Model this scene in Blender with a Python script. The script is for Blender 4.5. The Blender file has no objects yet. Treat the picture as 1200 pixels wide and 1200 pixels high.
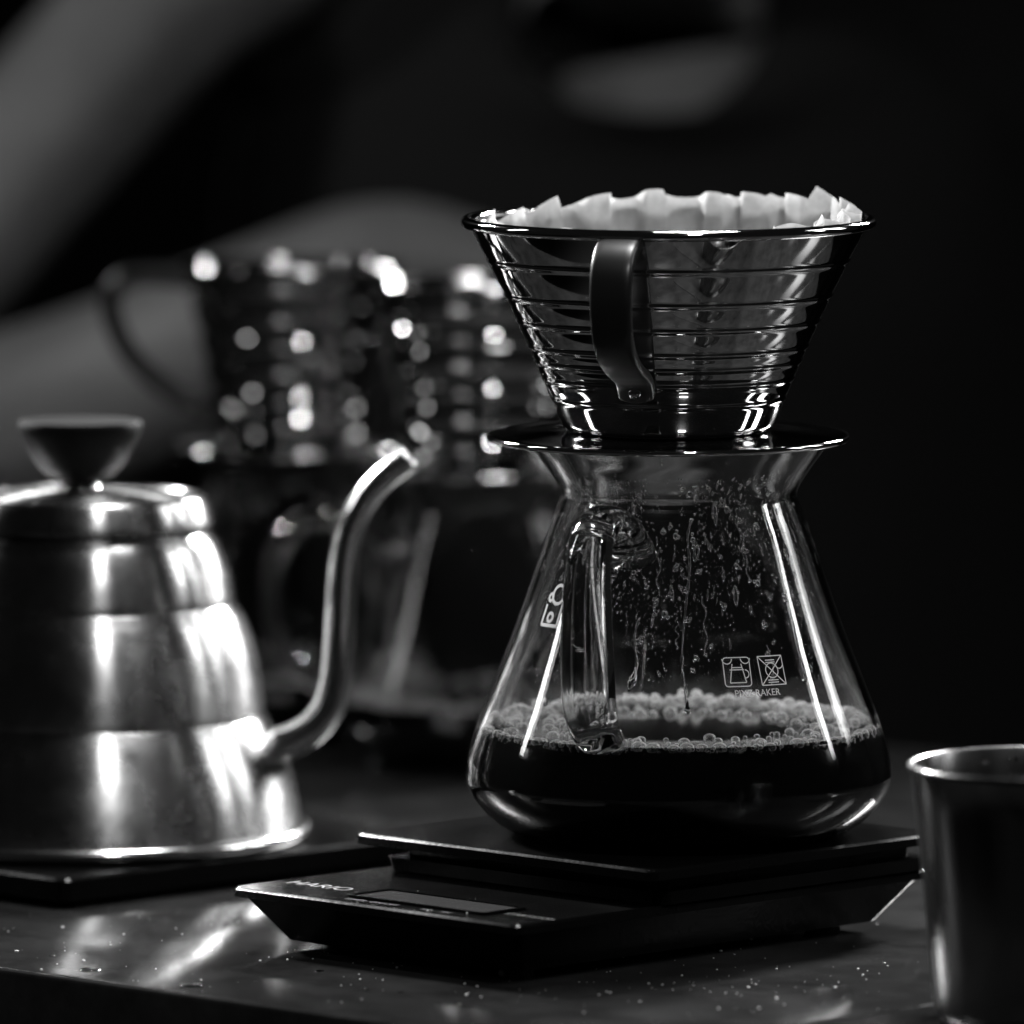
import bpy, bmesh, math, random
from mathutils import Vector, Matrix, Quaternion
rnd = random.Random(7)
PI = math.pi
S = bpy.context.scene
MM = 0.001

# ------------------------------------------------------------------ camera
cam = bpy.data.cameras.new('camera')
cam.sensor_width = 36.0
cam.lens = 311.0
cam.clip_start = 0.05
cam.clip_end = 60.0
CAM = Vector((-0.0474, -2.5, 0.350))
PITCH = math.radians(5.234)
camo = bpy.data.objects.new('camera', cam)
S.collection.objects.link(camo)
camo.location = CAM
camo.rotation_euler = (PI / 2 - PITCH, 0, 0)
S.camera = camo
VIEW = Vector((0, math.cos(PITCH), -math.sin(PITCH)))
cam.dof.use_dof = True
cam.dof.focus_distance = (Vector((0, -0.040, 0.10)) - CAM).dot(VIEW)
cam.dof.aperture_fstop = 8.2

# ------------------------------------------------------------------ world, exposure
W = bpy.data.worlds.new('World')
S.world = W
W.use_nodes = True
W.node_tree.nodes['Background'].inputs[0].default_value = (1, 1, 1, 1)
W.node_tree.nodes['Background'].inputs[1].default_value = 0.006
S.render.engine = 'CYCLES'
S.view_settings.view_transform = 'Standard'
S.view_settings.look = 'None'
S.view_settings.exposure = 0.0
S.view_settings.gamma = 1.0
S.cycles.use_denoising = True
S.cycles.max_bounces = 16
S.cycles.transmission_bounces = 14
S.cycles.glossy_bounces = 8
S.cycles.transparent_max_bounces = 24
S.cycles.caustics_reflective = True
S.cycles.caustics_refractive = True
S.cycles.sample_clamp_indirect = 6.0
S.cycles.blur_glossy = 0.3

# ------------------------------------------------------------------ lamps
def area(name, loc, aim, sx, sy, power):
    l = bpy.data.lights.new(name, 'AREA')
    l.shape = 'RECTANGLE'
    l.size, l.size_y, l.energy = sx, sy, power
    o = bpy.data.objects.new(name, l)
    S.collection.objects.link(o)
    o.location = loc
    d = Vector(aim) - Vector(loc)
    o.rotation_euler = d.to_track_quat('-Z', 'Y').to_euler()
    return o

def bulb(name, loc, r, power):
    l = bpy.data.lights.new(name, 'POINT')
    l.energy = power
    l.shadow_soft_size = r
    o = bpy.data.objects.new(name, l)
    S.collection.objects.link(o)
    o.location = loc
    return o

def aim_spread(o, deg):
    o.data.spread = math.radians(deg)
    return o
aim_spread(area('lamp_front', (0.36, -1.25, 1.45), (-0.05, 0.1, 0.05), 0.20, 0.07, 0.85), 50)
aim_spread(area('window_lamp_right', (1.45, 0.62, 0.88), (-0.04, 0.03, 0.09), 0.20, 0.9, 0.32), 29)
aim_spread(area('window_lamp_right_narrow', (1.55, 0.15, 0.88), (-0.04, 0.02, 0.09), 0.09, 0.9, 0.20), 26)
aim_spread(area('window_lamp_left', (-1.5, 0.25, 0.85), (0.0, -0.02, 0.1), 0.10, 0.8, 0.26), 33)
aim_spread(area('lamp_back', (0.75, 1.25, 0.75), (0.01, 0.01, 0.07), 0.22, 0.40, 5.2), 34)
aim_spread(area('fill_back_left', (-0.95, 0.95, 0.85), (0.01, 0.0, 0.07), 0.14, 0.30, 3.0), 29)  # added fill light, brightens the froth, spout and left edge of the server
aim_spread(area('lamp_left_high', (-1.35, 0.05, 1.3), (-0.16, 0.92, 0.10), 0.25, 0.25, 0.16), 28)
aim_spread(area('ceiling_lamp', (0.15, 0.30, 1.5), (0.0, -0.01, 0.15), 0.4, 0.25, 1.8), 45)

# ------------------------------------------------------------------ helpers
def link(o):
    S.collection.objects.link(o)
    return o

def tag(o, label=None, cat=None, group=None, kind=None):
    if label: o['label'] = label
    if cat: o['category'] = cat
    if group: o['group'] = group
    if kind: o['kind'] = kind
    return o

def empty(name, loc=(0, 0, 0), rz=0.0):
    o = bpy.data.objects.new(name, None)
    o.empty_display_size = 0.02
    link(o)
    o.location = loc
    o.rotation_euler = (0, 0, rz)
    return o

def mesh_obj(name, verts, faces, mat, parent=None, smooth=True, sharp=None):
    me = bpy.data.meshes.new(name)
    me.from_pydata([tuple(v) for v in verts], [], faces)
    me.validate()
    bm = bmesh.new(); bm.from_mesh(me)
    bmesh.ops.recalc_face_normals(bm, faces=bm.faces)
    bm.to_mesh(me); bm.free()
    if smooth:
        for p in me.polygons: p.use_smooth = True
    if sharp is not None:
        me.set_sharp_from_angle(angle=math.radians(sharp))
    me.materials.append(mat)
    o = bpy.data.objects.new(name, me)
    link(o)
    if parent is not None: o.parent = parent
    return o

def catmull(pts, n=8, closed=False):
    out = []
    P = [Vector(p) for p in pts]
    m = len(P)
    for i in range(m - 1):
        p0 = P[max(i - 1, 0)]; p1 = P[i]; p2 = P[i + 1]; p3 = P[min(i + 2, m - 1)]
        for k in range(n):
            t = k / n
            out.append(0.5 * ((2 * p1) + (-p0 + p2) * t + (2 * p0 - 5 * p1 + 4 * p2 - p3) * t * t
                              + (-p0 + 3 * p1 - 3 * p2 + p3) * t ** 3))
    out.append(P[-1].copy())
    return out

def lathe(prof, seg=96, mm=MM):
    """prof: list of (r, z) in mm; r == 0 ends become poles"""
    V, F, rings = [], [], []
    for r, z in prof:
        if r <= 1e-6:
            rings.append([len(V)]); V.append((0, 0, z * mm))
        else:
            rings.append(list(range(len(V), len(V) + seg)))
            for k in range(seg):
                a = 2 * PI * k / seg
                V.append((r * mm * math.cos(a), r * mm * math.sin(a), z * mm))
    for A, B in zip(rings[:-1], rings[1:]):
        for k in range(seg):
            k2 = (k + 1) % seg
            if len(A) == 1 and len(B) == 1: continue
            if len(A) == 1: F.append((A[0], B[k], B[k2]))
            elif len(B) == 1: F.append((A[k], A[k2], B[0]))
            else: F.append((A[k], A[k2], B[k2], B[k]))
    return V, F

def lathe_closed(prof, seg=96):
    """profile is a closed loop (ring section)"""
    V, F = [], []
    n = len(prof)
    for r, z in prof:
        for k in range(seg):
            a = 2 * PI * k / seg
            V.append((r * MM * math.cos(a), r * MM * math.sin(a), z * MM))
    for i in range(n):
        j = (i + 1) % n
        for k in range(seg):
            k2 = (k + 1) % seg
            F.append((i * seg + k, i * seg + k2, j * seg + k2, j * seg + k))
    return V, F

def sweep(path, bin_, half_w, half_t, seg=16, power=2.0, scale=None):
    """path: 3D points (m), bin_: constant width direction, superellipse section"""
    V, F = [], []
    n = len(path)
    b = Vector(bin_).normalized()
    for i, p in enumerate(path):
        t = (Vector(path[min(i + 1, n - 1)]) - Vector(path[max(i - 1, 0)])).normalized()
        nn = t.cross(b).normalized()
        s = 1.0 if scale is None else scale(i / (n - 1))
        sw, st = (s if isinstance(s, tuple) else (s, s))
        for k in range(seg):
            a = 2 * PI * k / seg
            c, q = math.cos(a), math.sin(a)
            e = 2.0 / power
            x = math.copysign(abs(c) ** e, c) * half_w * sw
            y = math.copysign(abs(q) ** e, q) * half_t * st
            V.append(Vector(p) + b * x + nn * y)
    for i in range(n - 1):
        for k in range(seg):
            k2 = (k + 1) % seg
            F.append((i * seg + k, i * seg + k2, (i + 1) * seg + k2, (i + 1) * seg + k))
    F.append(tuple(range(seg)))
    F.append(tuple((n - 1) * seg + k for k in range(seg)))
    return V, F

def tube(path, radius, seg=14, caps=True):
    """free tube with parallel transport; radius float or list"""
    V, F = [], []
    n = len(path)
    P = [Vector(p) for p in path]
    t0 = (P[1] - P[0]).normalized()
    u = t0.orthogonal().normalized()
    tp = t0
    for i, p in enumerate(P):
        t = (P[min(i + 1, n - 1)] - P[max(i - 1, 0)]).normalized()
        u = tp.rotation_difference(t) @ u
        tp = t
        w = t.cross(u)
        r = radius if not isinstance(radius, (list, tuple)) else radius[i]
        for k in range(seg):
            a = 2 * PI * k / seg
            V.append(p + u * (r * math.cos(a)) + w * (r * math.sin(a)))
    for i in range(n - 1):
        for k in range(seg):
            k2 = (k + 1) % seg
            F.append((i * seg + k, i * seg + k2, (i + 1) * seg + k2, (i + 1) * seg + k))
    if caps:
        F.append(tuple(range(seg)))
        F.append(tuple((n - 1) * seg + k for k in range(seg)))
    return V, F

_ico = {}
def ico(sub):
    if sub not in _ico:
        bm = bmesh.new()
        bmesh.ops.create_icosphere(bm, subdivisions=sub, radius=1.0)
        _ico[sub] = ([v.co.copy() for v in bm.verts], [tuple(v.index for v in f.verts) for f in bm.faces])
        bm.free()
    return _ico[sub]

def add_blob(V, F, c, ax, ay, az, sub=1):
    """ellipsoid with axis vectors ax, ay, az"""
    v0, f0 = ico(sub)
    o = len(V)
    c = Vector(c); ax = Vector(ax); ay = Vector(ay); az = Vector(az)
    for v in v0: V.append(c + ax * v.x + ay * v.y + az * v.z)
    for f in f0: F.append(tuple(i + o for i in f))

def rounded_rect(hx, hy, r, n=5, cx=0, cy=0):
    pts = []
    for sx, sy, a0 in ((1, 1, 0), (-1, 1, PI / 2), (-1, -1, PI), (1, -1, 1.5 * PI)):
        for k in range(n + 1):
            a = a0 + k * PI / 2 / n
            pts.append((cx + sx * (hx - r) + r * math.cos(a), cy + sy * (hy - r) + r * math.sin(a)))
    return pts

def stack(loops):
    """loops: list of equal-length 3D loops -> capped skin"""
    V, F = [], []
    n = len(loops[0])
    for L in loops: V += [Vector(p) for p in L]
    for i in range(len(loops) - 1):
        for k in range(n):
            k2 = (k + 1) % n
            F.append((i * n + k, i * n + k2, (i + 1) * n + k2, (i + 1) * n + k))
    F.append(tuple(range(n)))
    F.append(tuple((len(loops) - 1) * n + k for k in range(n)))
    return V, F

def slab(rects):
    """rects: list of (hx, hy, r, z, cx, cy) in mm"""
    return stack([[(x * MM, y * MM, z * MM) for x, y in rounded_rect(hx, hy, r, 5, cx, cy)]
                  for hx, hy, r, z, cx, cy in rects])

# ------------------------------------------------------------------ materials
def pmat(name, base, rough, metal=0.0, spec=0.5, ior=1.45, trans=0.0, aniso=0.0, coat=0.0):
    m = bpy.data.materials.new(name)
    m.use_nodes = True
    b = m.node_tree.nodes['Principled BSDF']
    c = base if isinstance(base, tuple) else (base, base, base)
    b.inputs['Base Color'].default_value = (*c, 1)
    b.inputs['Roughness'].default_value = rough
    b.inputs['Metallic'].default_value = metal
    b.inputs['Specular IOR Level'].default_value = spec
    b.inputs['IOR'].default_value = ior
    b.inputs['Transmission Weight'].default_value = trans
    b.inputs['Coat Weight'].default_value = coat
    b.inputs['Anisotropic'].default_value = aniso
    return m

def noise(m, scale, detail=4, vec=None, stretch=None, rough=0.5):
    nt = m.node_tree
    tc = nt.nodes.new('ShaderNodeTexCoord')
    mp = nt.nodes.new('ShaderNodeMapping')
    if stretch: mp.inputs['Scale'].default_value = stretch
    nt.links.new(tc.outputs['Object'], mp.inputs['Vector'])
    n = nt.nodes.new('ShaderNodeTexNoise')
    n.inputs['Scale'].default_value = scale
    n.inputs['Detail'].default_value = detail
    n.inputs['Roughness'].default_value = rough
    nt.links.new(mp.outputs['Vector'], n.inputs['Vector'])
    return n

def ramp_to(m, src, sock, lo, hi, p0=0.3, p1=0.7, color=False):
    nt = m.node_tree
    r = nt.nodes.new('ShaderNodeMapRange')
    r.inputs['From Min'].default_value = p0
    r.inputs['From Max'].default_value = p1
    r.inputs['To Min'].default_value = lo
    r.inputs['To Max'].default_value = hi
    nt.links.new(src, r.inputs['Value'])
    nt.links.new(r.outputs['Result'], nt.nodes['Principled BSDF'].inputs[sock])
    return r

def bump(m, src, strength, dist):
    nt = m.node_tree
    b = nt.nodes.new('ShaderNodeBump')
    b.inputs['Strength'].default_value = strength
    b.inputs['Distance'].default_value = dist
    nt.links.new(src, b.inputs['Height'])
    nt.links.new(b.outputs['Normal'], nt.nodes['Principled BSDF'].inputs['Normal'])

M = {}
M['steel'] = pmat('polished_steel', 0.62, 0.07, 1.0)
n_ = noise(M['steel'], 60, 3, stretch=(1, 1, 1)); ramp_to(M['steel'], n_.outputs['Fac'], 'Roughness', 0.02, 0.06)
n_ = noise(M['steel'], 35, 2); bump(M['steel'], n_.outputs['Fac'], 0.12, 0.0006)
M['satin'] = pmat('brushed_steel', 0.5, 0.2, 1.0, aniso=0.92)
tn = M['satin'].node_tree.nodes.new('ShaderNodeTangent'); tn.direction_type = 'RADIAL'; tn.axis = 'Z'
M['satin'].node_tree.links.new(tn.outputs[0], M['satin'].node_tree.nodes['Principled BSDF'].inputs['Tangent'])
M['satin'].node_tree.nodes['Principled BSDF'].inputs['Anisotropic Rotation'].default_value = 0.25
n_ = noise(M['satin'], 45, 6, rough=0.7); ramp_to(M['satin'], n_.outputs['Fac'], 'Roughness', 0.19, 0.32)
n_ = noise(M['satin'], 150, 8, stretch=(1, 1, 0.7), rough=0.8); ramp_to(M['satin'], n_.outputs['Fac'], 'Base Color', 0.25, 0.48)
M['satin_plain'] = pmat('satin_steel', 0.62, 0.16, 1.0)
M['spout'] = pmat('spout_steel', 0.68, 0.19, 1.0)
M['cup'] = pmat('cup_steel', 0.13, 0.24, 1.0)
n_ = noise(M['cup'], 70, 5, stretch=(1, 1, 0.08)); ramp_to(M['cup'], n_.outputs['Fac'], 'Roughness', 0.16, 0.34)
M['bakelite'] = pmat('black_bakelite', 0.007, 0.36, spec=0.5)
M['knob'] = pmat('black_knob', 0.003, 0.6, spec=0.1)
M['glass'] = pmat('borosilicate_glass', 1.0, 0.0, ior=1.47, trans=1.0)
M['water'] = pmat('water', 1.0, 0.0, ior=1.33, trans=1.0)
M['coffee'] = pmat('coffee', 0.0025, 0.08, spec=0.25)
M['print'] = pmat('white_screen_print', 0.62, 0.6)
M['grey_print'] = pmat('grey_print', 0.14, 0.6)
M['plastic'] = pmat('black_plastic', 0.003, 0.30, spec=0.08)
n_ = noise(M['plastic'], 700, 3); bump(M['plastic'], n_.outputs['Fac'], 0.15, 0.0003)
n_ = noise(M['plastic'], 40, 5); ramp_to(M['plastic'], n_.outputs['Fac'], 'Roughness', 0.13, 0.24)
M['rubber'] = pmat('black_rubber', 0.01, 0.7)
M['lcd'] = pmat('lcd_glass', 0.05, 0.06)
M['paper'] = pmat('filter_paper', 0.55, 0.85)
nt = M['paper'].node_tree
tr = nt.nodes.new('ShaderNodeBsdfTranslucent'); tr.inputs[0].default_value = (0.45, 0.45, 0.45, 1)
mx = nt.nodes.new('ShaderNodeMixShader'); mx.inputs[0].default_value = 0.45
nt.links.new(nt.nodes['Principled BSDF'].outputs[0], mx.inputs[1]); nt.links.new(tr.outputs[0], mx.inputs[2])
nt.links.new(mx.outputs[0], nt.nodes['Material Output'].inputs['Surface'])
n_ = noise(M['paper'], 240, 6, rough=0.7); ramp_to(M['paper'], n_.outputs['Fac'], 'Base Color', 0.30, 0.48)
n_ = noise(M['paper'], 900, 4); bump(M['paper'], n_.outputs['Fac'], 0.35, 0.0004)
M['wood'] = pmat('dark_varnished_wood', 0.02, 0.25, spec=0.22)
n_ = noise(M['wood'], 22, 8, stretch=(1, 1.3, 1), rough=0.75); ramp_to(M['wood'], n_.outputs['Fac'], 'Base Color', 0.005, 0.02)
n_ = noise(M['wood'], 30, 8, rough=0.7); ramp_to(M['wood'], n_.outputs['Fac'], 'Roughness', 0.07, 0.17)
n_ = noise(M['wood'], 320, 5, stretch=(1, 1.4, 1)); bump(M['wood'], n_.outputs['Fac'], 0.12, 0.0003)
M['dark'] = pmat('dark_paint', 0.12, 0.9, spec=0.1)
M['skin'] = pmat('skin', 0.30, 0.5)
n_ = noise(M['skin'], 18, 4); ramp_to(M['skin'], n_.outputs['Fac'], 'Base Color', 0.22, 0.36)
M['cloth'] = pmat('black_cotton', 0.025, 0.9, spec=0.2)
M['hair'] = pmat('black_hair', 0.01, 0.5)
M['crumb'] = pmat('pale_crumb', 0.6, 0.5)
# soap-film foam: thin shells, clear face on and bright at the rim
M['foam'] = bpy.data.materials.new('foam_film'); M['foam'].use_nodes = True
nt = M['foam'].node_tree
for n in list(nt.nodes):
    if n.type == 'BSDF_PRINCIPLED': nt.nodes.remove(n)
out = nt.nodes['Material Output']
fr = nt.nodes.new('ShaderNodeFresnel'); fr.inputs['IOR'].default_value = 1.6
tp_ = nt.nodes.new('ShaderNodeBsdfTransparent'); tp_.inputs[0].default_value = (0.93, 0.93, 0.93, 1)
gl = nt.nodes.new('ShaderNodeBsdfGlossy'); gl.inputs['Roughness'].default_value = 0.05; gl.inputs[0].default_value = (0.9, 0.9, 0.9, 1)
df = nt.nodes.new('ShaderNodeBsdfTranslucent'); df.inputs[0].default_value = (0.95, 0.95, 0.95, 1)
d2 = nt.nodes.new('ShaderNodeBsdfDiffuse'); d2.inputs[0].default_value = (0.95, 0.95, 0.95, 1)
m0 = nt.nodes.new('ShaderNodeMixShader'); m0.inputs[0].default_value = 0.5
m1 = nt.nodes.new('ShaderNodeMixShader'); m1.inputs[0].default_value = 0.6
m2 = nt.nodes.new('ShaderNodeMixShader')
nt.links.new(df.outputs[0], m0.inputs[1]); nt.links.new(d2.outputs[0], m0.inputs[2])
nt.links.new(gl.outputs[0], m1.inputs[1]); nt.links.new(m0.outputs[0], m1.inputs[2])
m3 = nt.nodes.new('ShaderNodeMixShader'); m3.inputs[0].default_value = 0.16
nt.links.new(tp_.outputs[0], m3.inputs[1]); nt.links.new(m0.outputs[0], m3.inputs[2])
nt.links.new(fr.outputs[0], m2.inputs[0]); nt.links.new(m3.outputs[0], m2.inputs[1]); nt.links.new(m1.outputs[0], m2.inputs[2])
nt.links.new(m2.outputs[0], out.inputs['Surface'])

fz = M['foam'].copy(); fz.name = 'froth_film'; M['froth'] = fz
lw = nt.nodes.new('ShaderNodeLayerWeight'); lw.inputs['Blend'].default_value = 0.45
nt.links.new(lw.outputs['Facing'], m2.inputs[0]); m3.inputs[0].default_value = 0.03
for n in fz.node_tree.nodes:
    if n.type == 'MIX_SHADER' and abs(n.inputs[0].default_value - 0.16) < 1e-4: n.inputs[0].default_value = 0.22

# ------------------------------------------------------------------ setting
def build_setting():
    w = mesh_obj('wall', [(-4, 3.2, -1), (4, 3.2, -1), (4, 3.2, 3), (-4, 3.2, 3)], [(0, 1, 2, 3)], M['dark'], smooth=False)
    tag(w, 'dark wall behind the counter', 'wall', kind='structure')
    f = mesh_obj('floor', [(-4, -3.5, -0.95), (4, -3.5, -0.95), (4, 3.2, -0.95), (-4, 3.2, -0.95)], [(0, 1, 2, 3)], M['dark'], smooth=False)
    tag(f, 'dark floor below the counter', 'floor', kind='structure')
    # counter axes: d runs along the near edge, q across it, away from the camera
    d = Vector((0.1194, -0.110, 0)).normalized()
    q = Vector((-d.y, d.x, 0))
    P1 = Vector((-0.1894, -0.0675, 0))
    FAR = (Vector((0.0816, 0.457, 0)) - P1).dot(q)
    seam = (Vector((0.0641, -0.135, 0)) - P1).dot(d)
    root = empty('counter', P1, math.atan2(d.y, d.x))
    tag(root, 'dark varnished wooden counter under the coffee gear', 'counter', kind='structure')
    def board(x0, x1, y0, y1, z0, z1, mat, name):
        r = 2.0
        cx, cy, hx, hy = (x0 + x1) / 2, (y0 + y1) / 2, (x1 - x0) / 2, (y1 - y0) / 2
        k = 1000
        V, F = slab([(hx * k, hy * k, r, z0, cx * k, cy * k), (hx * k, hy * k, r, z1 - 1.6, cx * k, cy * k),
                     (hx * k - 0.5, hy * k - 0.5, r, z1 - 0.5, cx * k, cy * k), (hx * k - 1.6, hy * k - 1.6, r, z1, cx * k, cy * k)])
        return mesh_obj(name, V, F, mat, root, True, 25)
    board(-1.3, seam - 0.0006, 0.0, FAR, -30, 0, M['wood'], 'board')
    board(seam + 0.0006, 1.3, 0.0, FAR, -30, 0, M['wood'], 'board')
    board(-1.3, 1.3, 0.03, FAR - 0.03, -940, -31, M['dark'], 'cabinet')
build_setting()

# ------------------------------------------------------------------ drip scale
UV_O = Vector((-0.0474 + 0.0012, -0.111, 0))      # front corner of the scale's base top
ang = math.radians(45.0)
def text_mesh(txt, size):
    c = bpy.data.curves.new('t', 'FONT'); c.body = txt; c.size = size; c.resolution_u = 3
    c.align_x = 'CENTER'; c.align_y = 'CENTER'
    o = bpy.data.objects.new('t', c); link(o)
    dg = bpy.context.evaluated_depsgraph_get()
    me = bpy.data.meshes.new_from_object(o.evaluated_get(dg))
    V = [v.co.copy() for v in me.vertices]; F = [tuple(p.vertices) for p in me.polygons]
    bpy.data.objects.remove(o); bpy.data.curves.remove(c); bpy.data.meshes.remove(me)
    return V, F

def build_scale():
    # local axes: +x along the long right-hand edge (away, right), -y.. along the short edge towards the left corner
    root = empty('drip_scale', UV_O, ang)
    tag(root, 'black drip scale with a display, carrying the glass server', 'scale')
    L, Wd = 168.0, 114.0
    cx, cy = L / 2, Wd / 2
    V, F = slab([(cx - 11, cy - 11, 3, 3.0, cx, cy), (cx - 2.5, cy - 2.5, 3, 15.0, cx, cy), (cx, cy, 3, 15.3, cx, cy), (cx, cy, 3, 17.3, cx, cy),
                 (cx - 0.7, cy - 0.7, 3, 18.0, cx, cy)])
    mesh_obj('base', V, F, M['plastic'], root, True, 22)
    for x in (22, L - 22):
        for y in (22, Wd - 22):
            V, F = lathe([(0, 0.0), (5, 0.0), (5, 3.2), (0, 3.2)], 20)
            o = mesh_obj('foot', [(v[0] + x * MM, v[1] + y * MM, v[2]) for v in V], F, M['rubber'], root, True, 30)
    # platform: 120 mm square; its front corner and left corner from the photo
    fc = Vector((0.0388 - 0.0474, -0.0808, 0))
    rel = Matrix.Rotation(-ang, 3, 'Z') @ (fc - UV_O)
    px, py = rel.x * 1000, rel.y * 1000
    h = 59.5
    V, F = slab([(h, h, 3, 26.0, px + h, py + h), (h, h, 3, 28.3, px + h, py + h), (h - 0.7, h - 0.7, 3, 29.0, px + h, py + h)])
    mesh_obj('platform', V, F, M['plastic'], root, True, 22)
    V, F = slab([(h - 5, h - 5, 4, 18.2, px + h + 3, py + h - 1), (h - 4, h - 4, 4, 22.0, px + h + 3, py + h - 1), (h - 8, h - 8, 4, 22.2, px + h + 3, py + h - 1),
                 (h - 8, h - 8, 4, 25.9, px + h + 3, py + h - 1)])
    mesh_obj('platform_support', V, F, M['plastic'], root, True, 22)
    return root
scale_root = build_scale()

def panel_bits():
    """display and lettering on the free strip of the scale; u along the short edge from the front corner, v inwards"""
    def P(v, u, z): return (v * MM, u * MM, z * MM)
    # display: recessed frame + glass
    v0, v1, u0, u1 = 9.0, 24.0, 22.0, 74.0
    cx, cy = (v0 + v1) / 2, (u0 + u1) / 2
    V, F = slab([((v1 - v0) / 2, (u1 - u0) / 2, 1.5, 18.05, cx, cy), ((v1 - v0) / 2, (u1 - u0) / 2, 1.5, 18.35, cx, cy)])
    o = mesh_obj('display', V, F, M['lcd'], scale_root, True, 30)
    # raised bezel
    A = rounded_rect((v1 - v0) / 2 + 1.4, (u1 - u0) / 2 + 1.4, 2.0, 5, cx, cy)
    B = rounded_rect((v1 - v0) / 2 + 0.1, (u1 - u0) / 2 + 0.1, 1.5, 5, cx, cy)
    n = len(A); V = []; F = []
    for (L, z) in ((A, 18.02), (A, 18.7), (B, 18.7), (B, 18.02)): V += [P(x, y, z) for x, y in L]
    for i in range(4):
        j = (i + 1) % 4
        for k in range(n):
            k2 = (k + 1) % n
            F.append((i * n + k, i * n + k2, j * n + k2, j * n + k))
    mesh_obj('bezel', V, F, M['plastic'], o, True, 30)
    def txt(s, size, v, u, name):
        V, F = text_mesh(s, size)
        # text runs from the left corner to the front corner (decreasing u), tops point inwards (+v)
        V = [P(v + p.y, u - p.x, 18.12) for p in V]
        mesh_obj(name, V, F, M['grey_print'], scale_root, False)
    txt('HARIO', 8.0, 18.0, 96.0, 'logo')
    txt('TIMER  ON/OFF', 3.0, 5.0, 62.0, 'lettering')
    txt('min    sec', 3.0, 5.0, 36.0, 'lettering')
    txt('START/STOP', 3.2, 15.0, 10.0, 'lettering')
panel_bits()

# ------------------------------------------------------------------ glass server
OUT = [(0, 0.0), (30, 0.0), (44, 0.6), (51.5, 3.6), (57.2, 9.0), (60.2, 14.5), (60.6, 19), (59.2, 26), (56.2, 35), (53.3, 42.5), (49.6, 52),
       (45.8, 62), (41.2, 75), (36.8, 88), (34.2, 94.8), (33.5, 97.2), (34.3, 99.8), (37.0, 104), (40.2, 108.5), (42.6, 112.0)]
def server_profile(sr, sz):
    o = [(r * sr, z * sz) for r, z in OUT]
    dense = [(p.x, p.y) for p in catmull([(r, z, 0) for r, z in o], 6)]
    dense = [(max(r, 0.0), z) for r, z in dense]
    inn = []
    for i, (r, z) in enumerate(dense):
        a = dense[max(i - 1, 0)]; b = dense[min(i + 1, len(dense) - 1)]
        tx, tz = b[0] - a[0], b[1] - a[1]
        l = math.hypot(tx, tz) or 1
        nx, nz = -tz / l, tx / l
        inn.append((max(r + nx * 2.0, 0.0), z + nz * 2.0))
    inn[0] = (0.0, dense[0][1] + 2.0)
    return dense, inn

def r_at(prof, z):
    best = None
    for (r0, z0), (r1, z1) in zip(prof[:-1], prof[1:]):
        if z0 <= z <= z1 and z1 > z0 and r0 > 20:
            return r0 + (r1 - r0) * (z - z0) / (z1 - z0)
    return prof[-1][0]

def dir_az(a):
    """horizontal unit vector: 0 = towards the camera, positive = to the picture's left"""
    return Vector((-math.sin(a), -math.cos(a), 0))

def build_server(loc, label, sr=1.0, sz=1.0, handle_az=math.radians(23), hpath=None, fill=30.5, group='glass servers', detail=True, clabel='', seg=128):
    root = empty('glass_server', loc)
    tag(root, label, 'server', group)
    outp, inn = server_profile(sr, sz)
    lip = [((outp[-1][0] * 0.62 + inn[-1][0] * 0.38) + 0.2, outp[-1][1] + 0.8), ((outp[-1][0] * 0.3 + inn[-1][0] * 0.7), outp[-1][1] + 0.9)]
    V, F = lathe(outp + lip + inn[::-1], seg)
    mesh_obj('body', V, F, M['glass'], root)
    if hpath is None:
        hpath = [(36.5, 82.5), (41, 87.5), (47, 92.0), (55, 94.6), (62, 92.0), (66.5, 85), (68, 76), (68.2, 64), (67.6, 52), (66, 43), (62.5, 36), (57.5, 32.5), (55.5, 32)]
    d = dir_az(handle_az)
    b = Vector((d.y, -d.x, 0))
    pts = [d * (p.x * MM * (sr if detail else 1)) + Vector((0, 0, p.y * MM * sz)) for p in catmull([(r, z, 0) for r, z in hpath], 7)]
    def sc(t):
        e = min(t, 1 - t)
        return (1.0 + 0.12 * math.cos(t * 9), 1.0 + (0.35 * max(0, 1 - e / 0.10)))
    V, F = sweep(pts, b, 7.2 * MM * (1 if detail else 0.7), 3.9 * MM, 28, 2.2, sc)
    mesh_obj('handle', V, F, M['glass'], root)
    # coffee: reaches a hair into the wall so that no air film shows
    cof = [(r + 0.12, z) if r > 1 else (0.0, z - 0.1) for r, z in inn if z < fill - 0.3]
    rr = r_at(inn, fill)
    cof += [(rr + 0.12, fill + 0.5), (rr - 0.5, fill + 0.25), (rr - 1.6, fill), (rr * 0.5, fill), (0, fill)]
    V, F = lathe(cof, seg)
    co = mesh_obj('brewed_coffee', V, F, M['coffee'])
    co.location = loc
    tag(co, clabel, 'coffee', 'coffee in the servers')
    return root, co, outp, inn

SZ = 0.029
server, coffee, OUTP, INN = build_server((0, 0, SZ), 'clear glass server on the scale, its walls beaded with condensation, half filled',
                                          clabel='black coffee with foam in the front server under the sharp dripper')

def surf(prof, az, z, off=0.0):
    """point on the server wall and its outward normal (local to the server)"""
    r = r_at(prof, z); r1 = r_at(prof, z + 0.5)
    s = (r1 - r) / 0.5
    d = dir_az(az)
    n = (d - Vector((0, 0, 1)) * s).normalized()
    return d * ((r) * MM) + Vector((0, 0, z * MM)) + n * (off * MM), n

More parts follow.
